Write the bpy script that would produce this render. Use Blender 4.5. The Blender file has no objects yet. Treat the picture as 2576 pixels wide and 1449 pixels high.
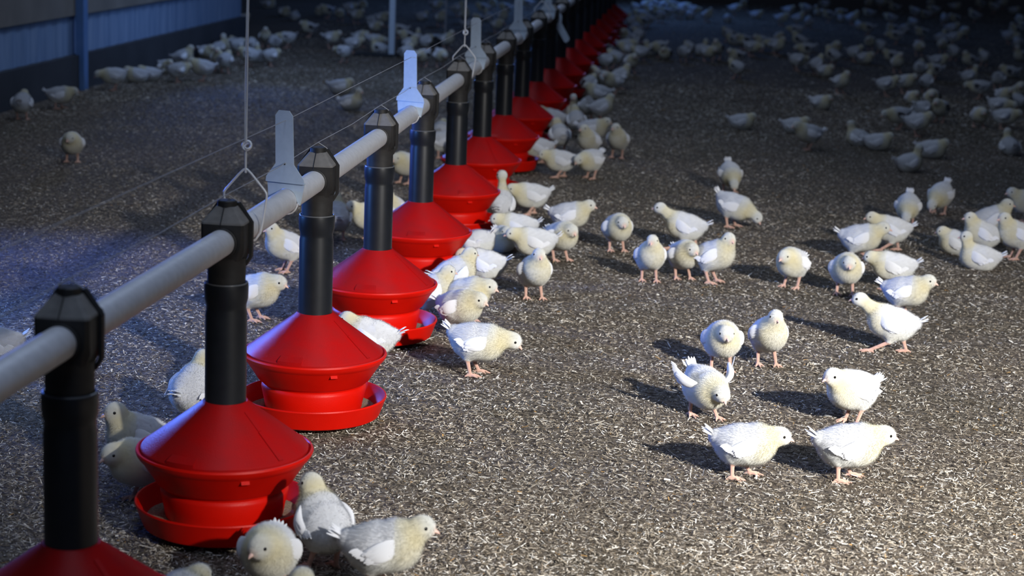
import bpy, math, random
import numpy as np
from mathutils import Matrix, Vector

C = bpy.context.scene.collection
SC = bpy.context.scene
rng = np.random.default_rng(7)
R = math.radians

# ------------------------------------------------------------------ camera
W, H, FPX, PITCH, ROLL, CAMZ = 2576, 1449, 4669.8, 0.20485, 0.04066, 1.2337
_r = np.array([1., 0, 0]); _f = np.array([0, math.cos(PITCH), -math.sin(PITCH)]); _u = np.array([0, math.sin(PITCH), math.cos(PITCH)])
_r2 = math.cos(ROLL) * _r + math.sin(ROLL) * _u
_u2 = -math.sin(ROLL) * _r + math.cos(ROLL) * _u
cam_data = bpy.data.cameras.new('camera')
cam = bpy.data.objects.new('camera', cam_data); C.objects.link(cam)
cam.matrix_world = Matrix(((_r2[0], _u2[0], -_f[0], 0), (_r2[1], _u2[1], -_f[1], 0), (_r2[2], _u2[2], -_f[2], CAMZ), (0, 0, 0, 1)))
cam_data.sensor_width = 36; cam_data.lens = FPX / W * 36
cam_data.clip_start = .05; cam_data.clip_end = 200
cam_data.dof.use_dof = True; cam_data.dof.focus_distance = 4.5; cam_data.dof.aperture_fstop = 5.2
SC.camera = cam

# ------------------------------------------------------------------ world, lights, exposure
SC.view_settings.view_transform = 'Standard'; SC.view_settings.look = 'None'
SC.view_settings.gamma = 1; SC.view_settings.use_curve_mapping = False
SC.view_settings.exposure = 0.0
wd = bpy.data.worlds.new('barn_gloom'); SC.world = wd; wd.use_nodes = True
wd.node_tree.nodes['Background'].inputs[0].default_value = (.35, .52, 1, 1)
wd.node_tree.nodes['Background'].inputs[1].default_value = .038

def aim(o, target):
    d = Vector(target) - o.location
    o.rotation_euler = d.to_track_quat('-Z', 'Y').to_euler()

def spot(name, loc, target, power, col, half, blend=1., rad=.1):
    l = bpy.data.lights.new(name, 'SPOT'); l.energy = power; l.color = col
    l.spot_size = 2 * R(half); l.spot_blend = blend; l.shadow_soft_size = rad
    o = bpy.data.objects.new(name, l); C.objects.link(o); o.location = loc; aim(o, target); return o

def area(name, loc, target, power, col, sx, sy):
    l = bpy.data.lights.new(name, 'AREA'); l.energy = power; l.color = col; l.shape = 'RECTANGLE'; l.size = sx; l.size_y = sy
    o = bpy.data.objects.new(name, l); C.objects.link(o); o.location = loc; aim(o, target); return o

spot('work_lamp', (3.3, -1.2, 2.8), (1.66, 3.0, 0), 5000, (1, .975, .94), 21.6, 1., .07)
spot('blue_lamp', (-2.85, 7.3, .9), (-.35, 5.0, .28), 430, (.09, .20, 1), 28, .8, .14)
spot('blue_lamp', (-3.0, 4.5, .85), (-.4, 5.0, .16), 260, (.10, .30, 1), 32, .9, .14)
spot('blue_lamp', (-2.3, 13.5, .9), (-.9, 9.6, .15), 150, (.08, .24, 1), 22, .7, .16)
area('wall_wash_fill', (-1.4, 12.6, 2.3), (-2.8, 13.2, 1.0), 20, (.30, .50, 1), .3, 3.6)  # added fill to brighten the far left wall
area('blue_lamp_rear', (.9, 22.5, 2.4), (.8, 20.5, 0), 55, (.14, .34, 1), .4, 2.0)
area('roof_strip', (-.3, 6.0, 3.9), (-.3, 6.2, 0), 122, (.58, .72, 1), .8, 15)

# ------------------------------------------------------------------ pixel -> place on a level plane
def at(px, py, z=0.):
    d = _f + (px - W / 2) / FPX * _r2 - (py - H / 2) / FPX * _u2
    t = (z - CAMZ) / d[2]
    return float(d[0] * t), float(d[1] * t)

# ------------------------------------------------------------------ materials
def mat(name, col, rough=.6, metal=0., noise=0., nscale=30., col2=None, bump=0., bscale=200., spec=.5):
    m = bpy.data.materials.new(name); m.use_nodes = True
    nt = m.node_tree; b = nt.nodes['Principled BSDF']
    b.inputs['Roughness'].default_value = rough; b.inputs['Metallic'].default_value = metal
    b.inputs['Base Color'].default_value = (*col, 1); b.inputs['Specular IOR Level'].default_value = spec
    tc = nt.nodes.new('ShaderNodeTexCoord')
    if col2 is not None:
        n = nt.nodes.new('ShaderNodeTexNoise'); n.inputs['Scale'].default_value = nscale; n.inputs['Detail'].default_value = 6
        nt.links.new(tc.outputs['Object'], n.inputs['Vector'])
        r = nt.nodes.new('ShaderNodeValToRGB'); r.color_ramp.elements[0].position = .5 - noise; r.color_ramp.elements[1].position = .5 + noise
        r.color_ramp.elements[0].color = (*col, 1); r.color_ramp.elements[1].color = (*col2, 1)
        nt.links.new(n.outputs['Fac'], r.inputs['Fac']); nt.links.new(r.outputs['Color'], b.inputs['Base Color'])
    if bump:
        n2 = nt.nodes.new('ShaderNodeTexNoise'); n2.inputs['Scale'].default_value = bscale; n2.inputs['Detail'].default_value = 4
        nt.links.new(tc.outputs['Object'], n2.inputs['Vector'])
        bp = nt.nodes.new('ShaderNodeBump'); bp.inputs['Strength'].default_value = bump; bp.inputs['Distance'].default_value = .004
        nt.links.new(n2.outputs['Fac'], bp.inputs['Height']); nt.links.new(bp.outputs['Normal'], b.inputs['Normal'])
    return m

M = {}
M['red'] = mat('red_plastic', (.68, .006, .001), .42, col2=(.58, .005, .001), noise=.25, nscale=14, bump=.12, bscale=500, spec=.2)
M['redlid'] = mat('dusty_red_plastic', (.44, .005, .005), .36, col2=(.34, .010, .011), noise=.22, nscale=18, bump=.2, bscale=420, spec=.11)
M['black'] = mat('black_plastic', (.008, .010, .013), .38, col2=(.014, .016, .020), noise=.2, nscale=25, spec=.45)
M['cap'] = mat('dusty_black_plastic', (.016, .016, .016), .55, col2=(.030, .028, .026), noise=.2, nscale=40, spec=.4)
M['hood'] = mat('dusty_toplit_plastic', (.15, .143, .133), .8, col2=(.21, .20, .185), noise=.2, nscale=50, spec=.2)  # dust and overhead light both put into the paler hood colour
M['rim'] = mat('rim_glint_grey', (.13, .135, .14), .3)  # rim glints put into a paler grey than the black tube
M['pipe'] = mat('galvanised_pipe', (.56, .56, .57), .50, .1, col2=(.68, .68, .69), noise=.25, nscale=60, bump=.1, bscale=300)
M['zinc'] = mat('galvanised_sheet', (.50, .60, .70), .42, .1, col2=(.58, .68, .78), noise=.25, nscale=70)
M['wire'] = mat('steel_wire', (.82, .83, .84), .35, .1)
M['dull'] = mat('dull_wire', (.36, .36, .37), .5, .1)
M['feed'] = mat('feed_crumb', (.16, .11, .07), .9, col2=(.34, .26, .18), noise=.12, nscale=220, bump=.6, bscale=400)
M['beak'] = mat('beak_horn', (.76, .50, .41), .45)
M['eye'] = mat('eye_black', (.006, .005, .005), .12)
M['stem'] = mat('dark_concrete', (.026, .029, .034), .9, col2=(.045, .048, .055), noise=.2, nscale=3, bump=.3, bscale=60)
M['board'] = mat('weathered_board', (.17, .15, .125), .8, col2=(.24, .215, .18), noise=.2, nscale=4)
M['dark'] = mat('dark_metal', (.02, .022, .025), .6)

def sheet_mat():
    m = bpy.data.materials.new('ribbed_wall_sheet'); m.use_nodes = True; nt = m.node_tree; b = nt.nodes['Principled BSDF']
    tc = nt.nodes.new('ShaderNodeTexCoord'); mp = nt.nodes.new('ShaderNodeMapping'); mp.inputs['Scale'].default_value = (1, 5, .4)
    n = nt.nodes.new('ShaderNodeTexNoise'); n.inputs['Scale'].default_value = 5; n.inputs['Detail'].default_value = 5
    r = nt.nodes.new('ShaderNodeValToRGB'); r.color_ramp.elements[0].color = (.17, .27, .44, 1); r.color_ramp.elements[1].color = (.27, .38, .56, 1)
    r.color_ramp.elements[0].position = .35; r.color_ramp.elements[1].position = .65
    nt.links.new(tc.outputs['Object'], mp.inputs['Vector']); nt.links.new(mp.outputs['Vector'], n.inputs['Vector'])
    nt.links.new(n.outputs['Fac'], r.inputs['Fac']); nt.links.new(r.outputs['Color'], b.inputs['Base Color'])
    b.inputs['Roughness'].default_value = .55
    return m
M['sheet'] = sheet_mat()
M['bluepaint'] = mat('blue_painted_steel', (.10, .22, .48), .5, col2=(.14, .26, .50), noise=.2, nscale=9)

def floor_mat():
    m = bpy.data.materials.new('litter_ground'); m.use_nodes = True; nt = m.node_tree; b = nt.nodes['Principled BSDF']
    b.inputs['Roughness'].default_value = .95; b.inputs['Specular IOR Level'].default_value = .1
    tc = nt.nodes.new('ShaderNodeTexCoord')
    def noise(sc, det=4, stretch=None, rot=0.):
        n = nt.nodes.new('ShaderNodeTexNoise'); n.inputs['Scale'].default_value = sc; n.inputs['Detail'].default_value = det
        if stretch:
            mp = nt.nodes.new('ShaderNodeMapping'); mp.inputs['Scale'].default_value = stretch; mp.inputs['Rotation'].default_value = (0, 0, rot)
            nt.links.new(tc.outputs['Object'], mp.inputs['Vector']); nt.links.new(mp.outputs['Vector'], n.inputs['Vector'])
        else: nt.links.new(tc.outputs['Object'], n.inputs['Vector'])
        return n
    def ramp(n, p0, c0, p1, c1):
        r = nt.nodes.new('ShaderNodeValToRGB'); r.color_ramp.elements[0].position = p0; r.color_ramp.elements[1].position = p1
        r.color_ramp.elements[0].color = (*c0, 1); r.color_ramp.elements[1].color = (*c1, 1)
        nt.links.new(n.outputs['Fac'], r.inputs['Fac']); return r
    def mix(kind, fac, a, c):
        x = nt.nodes.new('ShaderNodeMix'); x.data_type = 'RGBA'; x.blend_type = kind
        if isinstance(fac, float): x.inputs[0].default_value = fac
        else: nt.links.new(fac, x.inputs[0])
        for s, v in ((6, a), (7, c)):
            if isinstance(v, tuple): x.inputs[s].default_value = (*v, 1)
            else: nt.links.new(v, x.inputs[s])
        return x.outputs[2]
    base = ramp(noise(55, 8), .35, (.040, .033, .026), .68, (.20, .17, .135)).outputs[0]
    patch = ramp(noise(1.3, 3), .38, (.78, .76, .68), .62, (1.1, 1.02, 1.0)).outputs[0]
    base = mix('MULTIPLY', .6, base, patch)
    for rot in (.3, 1.35, 2.4):
        f = ramp(noise(60, 2, (1, 7, 1), rot), .66, (0, 0, 0), .72, (1, 1, 1)).outputs[0]
        base = mix('MIX', f, base, (.50, .44, .35))
    nt.links.new(base, b.inputs['Base Color'])
    bp = nt.nodes.new('ShaderNodeBump'); bp.inputs['Strength'].default_value = .6; bp.inputs['Distance'].default_value = .008
    nt.links.new(noise(90, 6).outputs['Fac'], bp.inputs['Height']); nt.links.new(bp.outputs['Normal'], b.inputs['Normal'])
    return m
M['floor'] = floor_mat()

def attr_mat(name, attr='tint', trans=.22, rough=.8):
    m = bpy.data.materials.new(name); m.use_nodes = True; nt = m.node_tree
    nt.nodes.remove(nt.nodes['Principled BSDF']); out = nt.nodes['Material Output']
    a = nt.nodes.new('ShaderNodeAttribute'); a.attribute_name = attr
    d = nt.nodes.new('ShaderNodeBsdfDiffuse'); d.inputs['Roughness'].default_value = rough
    t = nt.nodes.new('ShaderNodeBsdfTranslucent'); x = nt.nodes.new('ShaderNodeMixShader'); x.inputs[0].default_value = trans
    nt.links.new(a.outputs['Color'], d.inputs['Color']); nt.links.new(a.outputs['Color'], t.inputs['Color'])
    nt.links.new(d.outputs[0], x.inputs[1]); nt.links.new(t.outputs[0], x.inputs[2]); nt.links.new(x.outputs[0], out.inputs['Surface'])
    return m
M['down'] = attr_mat('chick_down', trans=.25)
M['skin'] = attr_mat('chick_skin', trans=.05)
M['feather'] = attr_mat('chick_feather', trans=.25)
M['straw'] = attr_mat('straw_chip', trans=.08)

# ------------------------------------------------------------------ mesh helpers
class MB:
    def __init__(s): s.v = []; s.f = []; s.n = 0
    def add(s, v, f):
        s.v.extend([tuple(map(float, p)) for p in v]); s.f.extend([tuple(i + s.n for i in q) for q in f]); s.n += len(v); return s
    def lathe(s, prof, n=64, ox=0, oy=0, closed=False):
        k = len(prof); v = []; f = []
        for r, z in prof:
            for i in range(n):
                a = 2 * math.pi * i / n; v.append((ox + r * math.cos(a), oy + r * math.sin(a), z))
        rows = range(k) if closed else range(k - 1)
        for j in rows:
            for i in range(n):
                a, b = j * n + i, j * n + (i + 1) % n; c, d = ((j + 1) % k) * n + (i + 1) % n, ((j + 1) % k) * n + i
                f.append((a, b, c, d))
        return s.add(v, f)
    def tube(s, path, r, n=10, cap=True, closed=False):
        P = [np.array(p, float) for p in path]; k = len(P); v = []; f = []
        rr = r if hasattr(r, '__len__') else [r] * k
        T0 = P[1] - P[0]; up = np.array([0, 0, 1.]) if abs(T0[2]) < .9 * np.linalg.norm(T0) else np.array([1., 0, 0])
        N = None
        for j in range(k):
            if closed: T = P[(j + 1) % k] - P[j - 1]
            else: T = P[min(j + 1, k - 1)] - P[max(j - 1, 0)]
            T = T / np.linalg.norm(T)
            if N is None: N = np.cross(up, T)
            N = N - T * (N @ T); N /= np.linalg.norm(N); B = np.cross(T, N)
            for i in range(n):
                a = 2 * math.pi * i / n; v.append(P[j] + rr[j] * (math.cos(a) * N + math.sin(a) * B))
        for j in range(k if closed else k - 1):
            for i in range(n):
                f.append((j * n + i, j * n + (i + 1) % n, ((j + 1) % k) * n + (i + 1) % n, ((j + 1) % k) * n + i))
        if cap and not closed:
            f.append(tuple(reversed(range(n)))); f.append(tuple((k - 1) * n + i for i in range(n)))
        return s.add(v, f)
    def box(s, c, h, rot=None):
        v = [np.array([x, y, z]) * h for x in (-1, 1) for y in (-1, 1) for z in (-1, 1)]
        if rot is not None: v = [np.array(rot) @ p for p in v]
        v = [p + np.array(c) for p in v]
        return s.add(v, [(0, 1, 3, 2), (4, 6, 7, 5), (0, 4, 5, 1), (2, 3, 7, 6), (0, 2, 6, 4), (1, 5, 7, 3)])
    def plate(s, poly, t, fn):
        """outline poly (u,v) extruded by t along w, placed by fn(u,v,w)"""
        n = len(poly); v = [fn(a, b, -t / 2) for a, b in poly] + [fn(a, b, t / 2) for a, b in poly]
        f = [tuple(reversed(range(n))), tuple(range(n, 2 * n))] + [(i, (i + 1) % n, n + (i + 1) % n, n + i) for i in range(n)]
        return s.add(v, f)
    def mesh(s, name, material, sharp=35):
        me = bpy.data.meshes.new(name); me.from_pydata(s.v, [], s.f); me.update()
        import bmesh
        bm = bmesh.new(); bm.from_mesh(me); bmesh.ops.recalc_face_normals(bm, faces=bm.faces); bm.to_mesh(me); bm.free()
        me.polygons.foreach_set('use_smooth', [True] * len(me.polygons))
        me.set_sharp_from_angle(angle=R(sharp)); me.materials.append(material)
        return me

def link(name, me, parent=None, loc=(0, 0, 0), rz=0.):
    o = bpy.data.objects.new(name, me); C.objects.link(o); o.location = loc; o.rotation_euler = (0, 0, rz)
    if parent is not None: o.parent = parent
    return o
def tag(o, label=None, cat=None, group=None, kind=None):
    if label: o['label'] = label
    if cat: o['category'] = cat
    if group: o['group'] = group
    if kind: o['kind'] = kind
    return o
def empty(name, loc, rz, label, cat, group=None):
    o = bpy.data.objects.new(name, None); C.objects.link(o); o.location = loc; o.rotation_euler = (0, 0, rz); o.empty_display_size = .05
    return tag(o, label, cat, group)

# ------------------------------------------------------------------ setting
TH = .09358                                  # heading of the feeding line, to the right of straight ahead
DX, DY = math.sin(TH), math.cos(TH)
fl = MB(); fl.add([(-9, -4, 0), (16, -4, 0), (16, 60, 0), (-9, 60, 0)], [(0, 1, 2, 3)])
tag(link('floor', fl.mesh('floor', M['floor'])), 'barn floor of dark trodden litter', 'floor', kind='structure')

def wall_frame(s, off, z):                   # s along the wall, off to the left of its face
    return (-2.82 + DX * (s) - DY * off, 10.04 + DY * (s) + DX * off, z)
S0, S1 = -9.0, 5.55
def wall_slab(z0, z1, o0, o1, s0=S0, s1=S1, b=0):
    m = MB(); v = [wall_frame(s, o, z) for s in (s0, s1) for o in (o0, o1) for z in (z0, z1)]
    m.add(v, [(0, 1, 3, 2), (4, 6, 7, 5), (0, 4, 5, 1), (2, 3, 7, 6), (0, 2, 6, 4), (1, 5, 7, 3)]); return m
wl = link('wall_left', wall_slab(0, .215, 0, .2).mesh('wall_left', M['stem'])); tag(wl, 'left barn wall on a dark concrete base', 'wall', kind='structure')
sm = MB(); prof = []
ns = int((S1 - S0) / .05)
for i in range(ns + 1):
    for z in (.215, .455): sm.v.append(wall_frame(S0 + i * .05, .045 + (.006 if i % 4 in (0, 1) else 0), z))
sm.n = len(sm.v); sm.f = [(2 * i, 2 * i + 2, 2 * i + 3, 2 * i + 1) for i in range(ns)]
o = link('wall_left_sheet', sm.mesh('wall_left_sheet', M['sheet'])); tag(o, 'ribbed blue metal sheet along the left wall', 'wall', kind='structure')
o = link('wall_left_board', wall_slab(.455, 3.2, .02, .2).mesh('wall_left_board', M['board'])); tag(o, 'weathered boarding above the metal sheet', 'wall', kind='structure')
o = link('trim_1', wall_slab(0.0, 3.2, -.03, .02, 1.32, 1.40).mesh('trim_1', M['bluepaint'])); tag(o, 'narrow blue upright on the left wall', 'post', kind='structure')
# the shed runs on behind the corner: return wall, far left wall, back wall
m = MB(); e0 = wall_frame(S1, .2, 0); m.box((e0[0] - 2.9, e0[1] - .1, 1.6), (2.9, .1, 1.6)); tag(link('wall_left_return', m.mesh('wall_left_return', M['stem'])), 'dark return wall behind the corner', 'wall', kind='structure')
m = MB(); m.box((-7.5, 38, 1.6), (.1, 22, 1.6)); tag(link('wall_far_left', m.mesh('wall_far_left', M['stem'])), 'dark far side wall', 'wall', kind='structure')
m = MB(); m.box((4, 58, 1.6), (12, .1, 1.6)); tag(link('wall_back', m.mesh('wall_back', M['stem'])), 'dark end wall of the barn', 'wall', kind='structure')

# ------------------------------------------------------------------ litter chips (countless: one object)
def litter():
    N = 720000
    Y = 2.9 + (rng.random(N) ** 1.75) * 10.5
    Y[560000:] = 9.5 + rng.random(N - 560000) ** 1.3 * 16
    X = (rng.random(N) - .5) * (.62 * Y + .25) + .012 * Y
    keep = ((X + .03) > (-2.82 + (Y - 10.04) * DX / DY + .06)) & (X > -7); X = X[keep]; Y = Y[keep]; N = len(X)
    L = rng.gamma(2.6, .0024, N) + .002; L *= (1 + .015 * (Y - 3)) * (1 + .35 * (Y > 10)); L = np.minimum(L, .04)
    Wd = rng.uniform(.00030, .00095, N) * (1 + .04 * (Y - 3)) * (1 + .6 * np.clip(Y - 10, 0, 1)); wide = rng.random(N) < .06; Wd[wide] *= 2.2
    big = rng.random(N) < .0016; L[big] = rng.uniform(.025, .05, big.sum())
    a = rng.random(N) * 2 * np.pi; tilt = rng.normal(0, .22, N); rollw = rng.normal(0, .55, N)
    Z = rng.uniform(.0005, .006, N) + np.abs(np.sin(tilt)) * L * .5
    dx = np.stack([np.cos(a) * np.cos(tilt), np.sin(a) * np.cos(tilt), np.sin(tilt)], 1)
    sx = np.stack([-np.sin(a) * np.cos(rollw), np.cos(a) * np.cos(rollw), np.sin(rollw)], 1)
    c = np.stack([X, Y, Z], 1); TP = rng.uniform(.1, 1., N)[:, None]; BD = rng.normal(0, .0007, N)[:, None]
    h = dx * (L / 2)[:, None]; w = sx * Wd[:, None]
    V = np.stack([c - h - w, c + h - w * TP, c + h + w * TP + sx * BD, c - h + w], 1).reshape(-1, 3)
    V[:, 2] = np.maximum(V[:, 2], .0004)
    me = bpy.data.meshes.new('straw_litter')
    me.vertices.add(4 * N); me.loops.add(4 * N); me.polygons.add(N)
    me.vertices.foreach_set('co', V.ravel()); me.loops.foreach_set('vertex_index', np.arange(4 * N, dtype=np.int32))
    me.polygons.foreach_set('loop_start', np.arange(0, 4 * N, 4, dtype=np.int32))
    me.update(calc_edges=True)
    pal = np.array([(.085, .068, .050), (.17, .14, .105), (.32, .27, .205), (.50, .44, .35), (.78, .73, .64), (.90, .88, .82), (.45, .27, .10)])
    pr = np.array([.14, .18, .21, .21, .16, .09, .01])
    k = rng.choice(len(pal), N, p=pr)
    clump = .5 + .5 * np.sin(3.1 * X + 1.7 * np.sin(2.3 * Y)) * np.sin(2.7 * Y + 1.3 * np.sin(3.7 * X))
    col = pal[k] * rng.uniform(.75, 1.2, N)[:, None] * (.72 + .4 * clump)[:, None]
    ca = me.attributes.new('tint', 'FLOAT_COLOR', 'FACE')
    ca.data.foreach_set('color', np.concatenate([col, np.ones((N, 1))], 1).astype(np.float32).ravel())
    me.materials.append(M['straw'])
    tag(link('straw_litter', me), 'loose straw and wood chips spread over the barn floor', 'litter', kind='stuff')
litter()

# ------------------------------------------------------------------ feeding line
ZC, ZB, ZP, PR = .497, .271, .581, .026
FX = [(-.648, 2.655), (-.548, 3.486), (-.464, 4.294), (-.383, 5.14), (-.310, 6.005), (-.2295, 6.907), (-.153, 7.78)]
for n in range(7, 26): FX.append((-.63426 + DX * .85902 * n, 2.63637 + DY * .85902 * n))
def on_line(n, z, side=0.):
    i = int(math.floor(n)); i = max(0, min(i, len(FX) - 2)); t = n - i
    x = FX[i][0] * (1 - t) + FX[i + 1][0] * t; y = FX[i][1] * (1 - t) + FX[i + 1][1] * t
    return (x + DY * side, y - DX * side, z)
m = MB(); m.tube([on_line(n, ZP) for n in [-1.6] + list(range(0, 25)) + [25]], PR, 40)
tag(link('feed_pipe', m.mesh('feed_pipe', M['pipe'], 60)), 'long grey galvanised feed pipe running through the black tee couplings', 'pipe')

# --- meshes of one pan feeder, origin on the floor under its axis; +y runs along the pipe
def feeder_meshes():
    g = {}
    m = MB(); m.lathe([(.0405, ZB - .012), (.040, ZB), (.040, ZC - .06), (.0385, ZC - .05), (.0385, ZC - .042), (.0418, ZC - .03), (.0425, ZC - .006), (.0418, ZC), (.039, ZC), (.0375, ZC - .02), (.0375, ZC - .10)], 48)
    g['drop_tube'] = m.mesh('drop_tube', M['black'], 50)
    m = MB(); m.tube([(.0395 * math.cos(a), .0395 * math.sin(a), ZC + .001) for a in np.linspace(0, 2 * math.pi, 40, endpoint=False)], .0019, 8, closed=True)
    g['collar_ring'] = m.mesh('collar_ring', M['rim'])
    # tee coupling: round neck, box body with chamfered corners, pipe mouths
    def circ(r, z): return [(r * math.cos(a), r * math.sin(a), z) for a in ANG]
    def oct_(hx, hy, ch, z, ridge=.003):
        return [(hx, -hy + ch, z), (hx, 0, z), (hx, hy - ch, z), (hx - ch, hy, z), (0, hy + ridge, z), (-hx + ch, hy, z), (-hx, hy - ch, z), (-hx, 0, z), (-hx, -hy + ch, z), (-hx + ch, -hy, z), (0, -hy - ridge, z), (hx - ch, -hy, z)]
    ANG = [math.atan2(p[1], p[0]) for p in oct_(.041, .036, .008, 0)]
    def loft(m, rings, cap=True):
        n = 12; v = [p for r in rings for p in r]; f = []
        for j in range(len(rings) - 1):
            for i in range(n): f.append((j * n + i, j * n + (i + 1) % n, (j + 1) * n + (i + 1) % n, (j + 1) * n + i))
        if cap: f.append(tuple(range((len(rings) - 1) * n, len(rings) * n)))
        m.add(v, f)
    m = MB(); m.lathe([(.0362, ZC - .03), (.0366, ZC + .03), (.0372, ZC + .044), (.0390, ZC + .052)], 40)
    loft(m, [circ(.0388, ZC + .048), oct_(.040, .036, .010, .562), oct_(.0415, .038, .006, .574), oct_(.0415, .038, .005, .616)])
    for s in (-1, 1): m.tube([(.0275 * math.cos(a), s * .0405, ZP + .0275 * math.sin(a)) for a in np.linspace(0, 2 * math.pi, 32, endpoint=False)], .0024, 6, closed=True)
    g['tee_coupling'] = m.mesh('tee_coupling', M['cap'], 28)
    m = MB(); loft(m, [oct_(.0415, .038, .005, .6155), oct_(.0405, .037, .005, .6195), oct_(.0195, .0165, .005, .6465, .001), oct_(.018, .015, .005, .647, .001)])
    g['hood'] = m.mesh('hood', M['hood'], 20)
    m = MB(); m.lathe([(.0185, .643), (.0185, .6565), (.0165, .658), (0, .658)], 28)
    for s in (-1, 1): m.tube([(-.001, s * .0182, .6475), (-.002, s * .0412, .6192), (-.002, s * .0420, .606)], .0010, 6)
    g['hood_cap'] = m.mesh('hood_cap', M['cap'])
    # flange where the two halves of the tee meet
    m = MB(); out = [(-.047, .548), (-.036, .530), (.036, .530), (.047, .548), (.0475, .615), (.0215, .6525), (-.0215, .6525), (-.0475, .615)]
    inn = [(-.041, .55), (-.033, .536), (.033, .536), (.041, .55), (.0405, .613), (.0185, .645), (-.0185, .645), (-.0405, .613)]
    for yy in (.010, .018):
        nn = 8; t = .0022; v = []
        for (a, b) in out: v += [(a, yy - t, b), (a, yy + t, b)]
        for (a, b) in inn: v += [(a, yy - t, b), (a, yy + t, b)]
        f = []
        for i in range(nn):
            j = (i + 1) % nn
            f += [(2 * i, 2 * j, 2 * j + 1, 2 * i + 1), (16 + 2 * i, 16 + 2 * i + 1, 16 + 2 * j + 1, 16 + 2 * j), (2 * i, 16 + 2 * i, 16 + 2 * j, 2 * j), (2 * i + 1, 2 * j + 1, 16 + 2 * j + 1, 16 + 2 * i + 1)]
        m.add(v, f)
    g['flange'] = m.mesh('flange', M['cap'])
    m = MB(); m.tube([(-.021, .003, .6545), (-.012, .002, .661), (0, 0, .6685), (.012, .002, .661), (.021, .004, .6545)], .0009, 6)
    g['wire_clip'] = m.mesh('wire_clip', M['dull'])
    # cone lid
    m = MB(); m.lathe([(.0395, ZB - .006), (.043, ZB - .006), (.046, ZB - .010), (.160, .1755), (.1625, .172), (.1625, .166), (.158, .166)], 96)
    g['cone_lid'] = m.mesh('cone_lid', M['redlid'], 30)
    # radial seam rib on the lid
    def cone_pt(r, a, lift): z = ZB - .010 - (r - .046) / (.160 - .046) * (ZB - .010 - .1755); return np.array([r * math.cos(a), r * math.sin(a), z + lift])
    m = MB(); aa = R(-34)
    tq = np.array([-math.sin(aa), math.cos(aa), 0])
    for (r0, r1, wd, hh) in ((.058, .098, .004, .0022), (.100, .158, .0055, .003)):
        p0, p1 = cone_pt(r0, aa, -.001), cone_pt(r1, aa, -.001); up = np.array([.5 * math.cos(aa), .5 * math.sin(aa), .8]); up /= np.linalg.norm(up)
        v = [p0 - tq * wd, p0 + tq * wd, p1 + tq * wd, p1 - tq * wd]; v = v + [q + up * hh for q in v]
        m.add(v, [(0, 3, 2, 1), (4, 5, 6, 7), (0, 1, 5, 4), (1, 2, 6, 5), (2, 3, 7, 6), (3, 0, 4, 7)])
    g['seam_rib'] = m.mesh('seam_rib', M['redlid'])
    m = MB(); a0, a1 = R(-118), R(-97)
    v = []; f = []; k = 9
    for i in range(k):
        a = a0 + (a1 - a0) * i / (k - 1)
        for r, l in ((.146, 0), (.146, .0022), (.1615, .0030), (.1615, -.004)): v.append(cone_pt(min(r, .160), a, l) if r <= .16 else cone_pt(.160, a, l) + np.array([.0025 * math.cos(a), .0025 * math.sin(a), 0]))
    for i in range(k - 1):
        for q in range(4): f.append((4 * i + q, 4 * i + (q + 1) % 4, 4 * i + 4 + (q + 1) % 4, 4 * i + 4 + q))
    f += [(3, 2, 1, 0), tuple(4 * (k - 1) + q for q in range(4))]
    m.add(v, f); g['latch_tab'] = m.mesh('latch_tab', M['redlid'])
    # bowl with lip, waist and skirt
    m = MB(); m.lathe([(.160, .162), (.1645, .1665), (.1675, .170), (.1710, .1695), (.1725, .166), (.1705, .160), (.1660, .1535), (.1640, .152), (.1605, .148), (.1330, .106), (.1275, .1015), (.1215, .0985), (.1205, .095), (.1235, .091), (.1250, .086), (.1185, .056), (.1150, .036), (.111, .034), (.112, .056), (.119, .09), (.125, .106), (.155, .150)], 96)
    for a in (R(-62), R(40), R(150)): m.box((.1615 * math.cos(a), .1615 * math.sin(a), .1445), (.0012, .008, .0035), Matrix.Rotation(a, 3, 'Z') @ Matrix.Rotation(R(-56 + 90), 3, 'Y').to_3x3().inverted())
    g['feeder_bowl'] = m.mesh('feeder_bowl', M['red'], 32)
    m = MB(); m.lathe([(.0, .014), (.120, .0135), (.150, .0145), (.1575, .0185), (.1600, .024), (.1725, .058), (.1745, .0625), (.1735, .0655), (.1705, .0655), (.1680, .060), (.1560, .027), (.150, .022), (.10, .021), (.0, .021)], 96)
    g['pan'] = m.mesh('pan', M['red'], 32)
    return g
G = feeder_meshes()
ORD = ['nearest', 'second nearest', 'third nearest', 'fourth nearest', 'fifth nearest', 'sixth nearest', 'seventh nearest', 'eighth nearest', 'ninth nearest', 'tenth nearest', 'eleventh nearest', 'twelfth nearest', 'thirteenth nearest', 'fourteenth nearest', 'fifteenth nearest', 'sixteenth nearest', 'seventeenth nearest', 'eighteenth nearest', 'nineteenth nearest', 'twentieth nearest']
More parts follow.
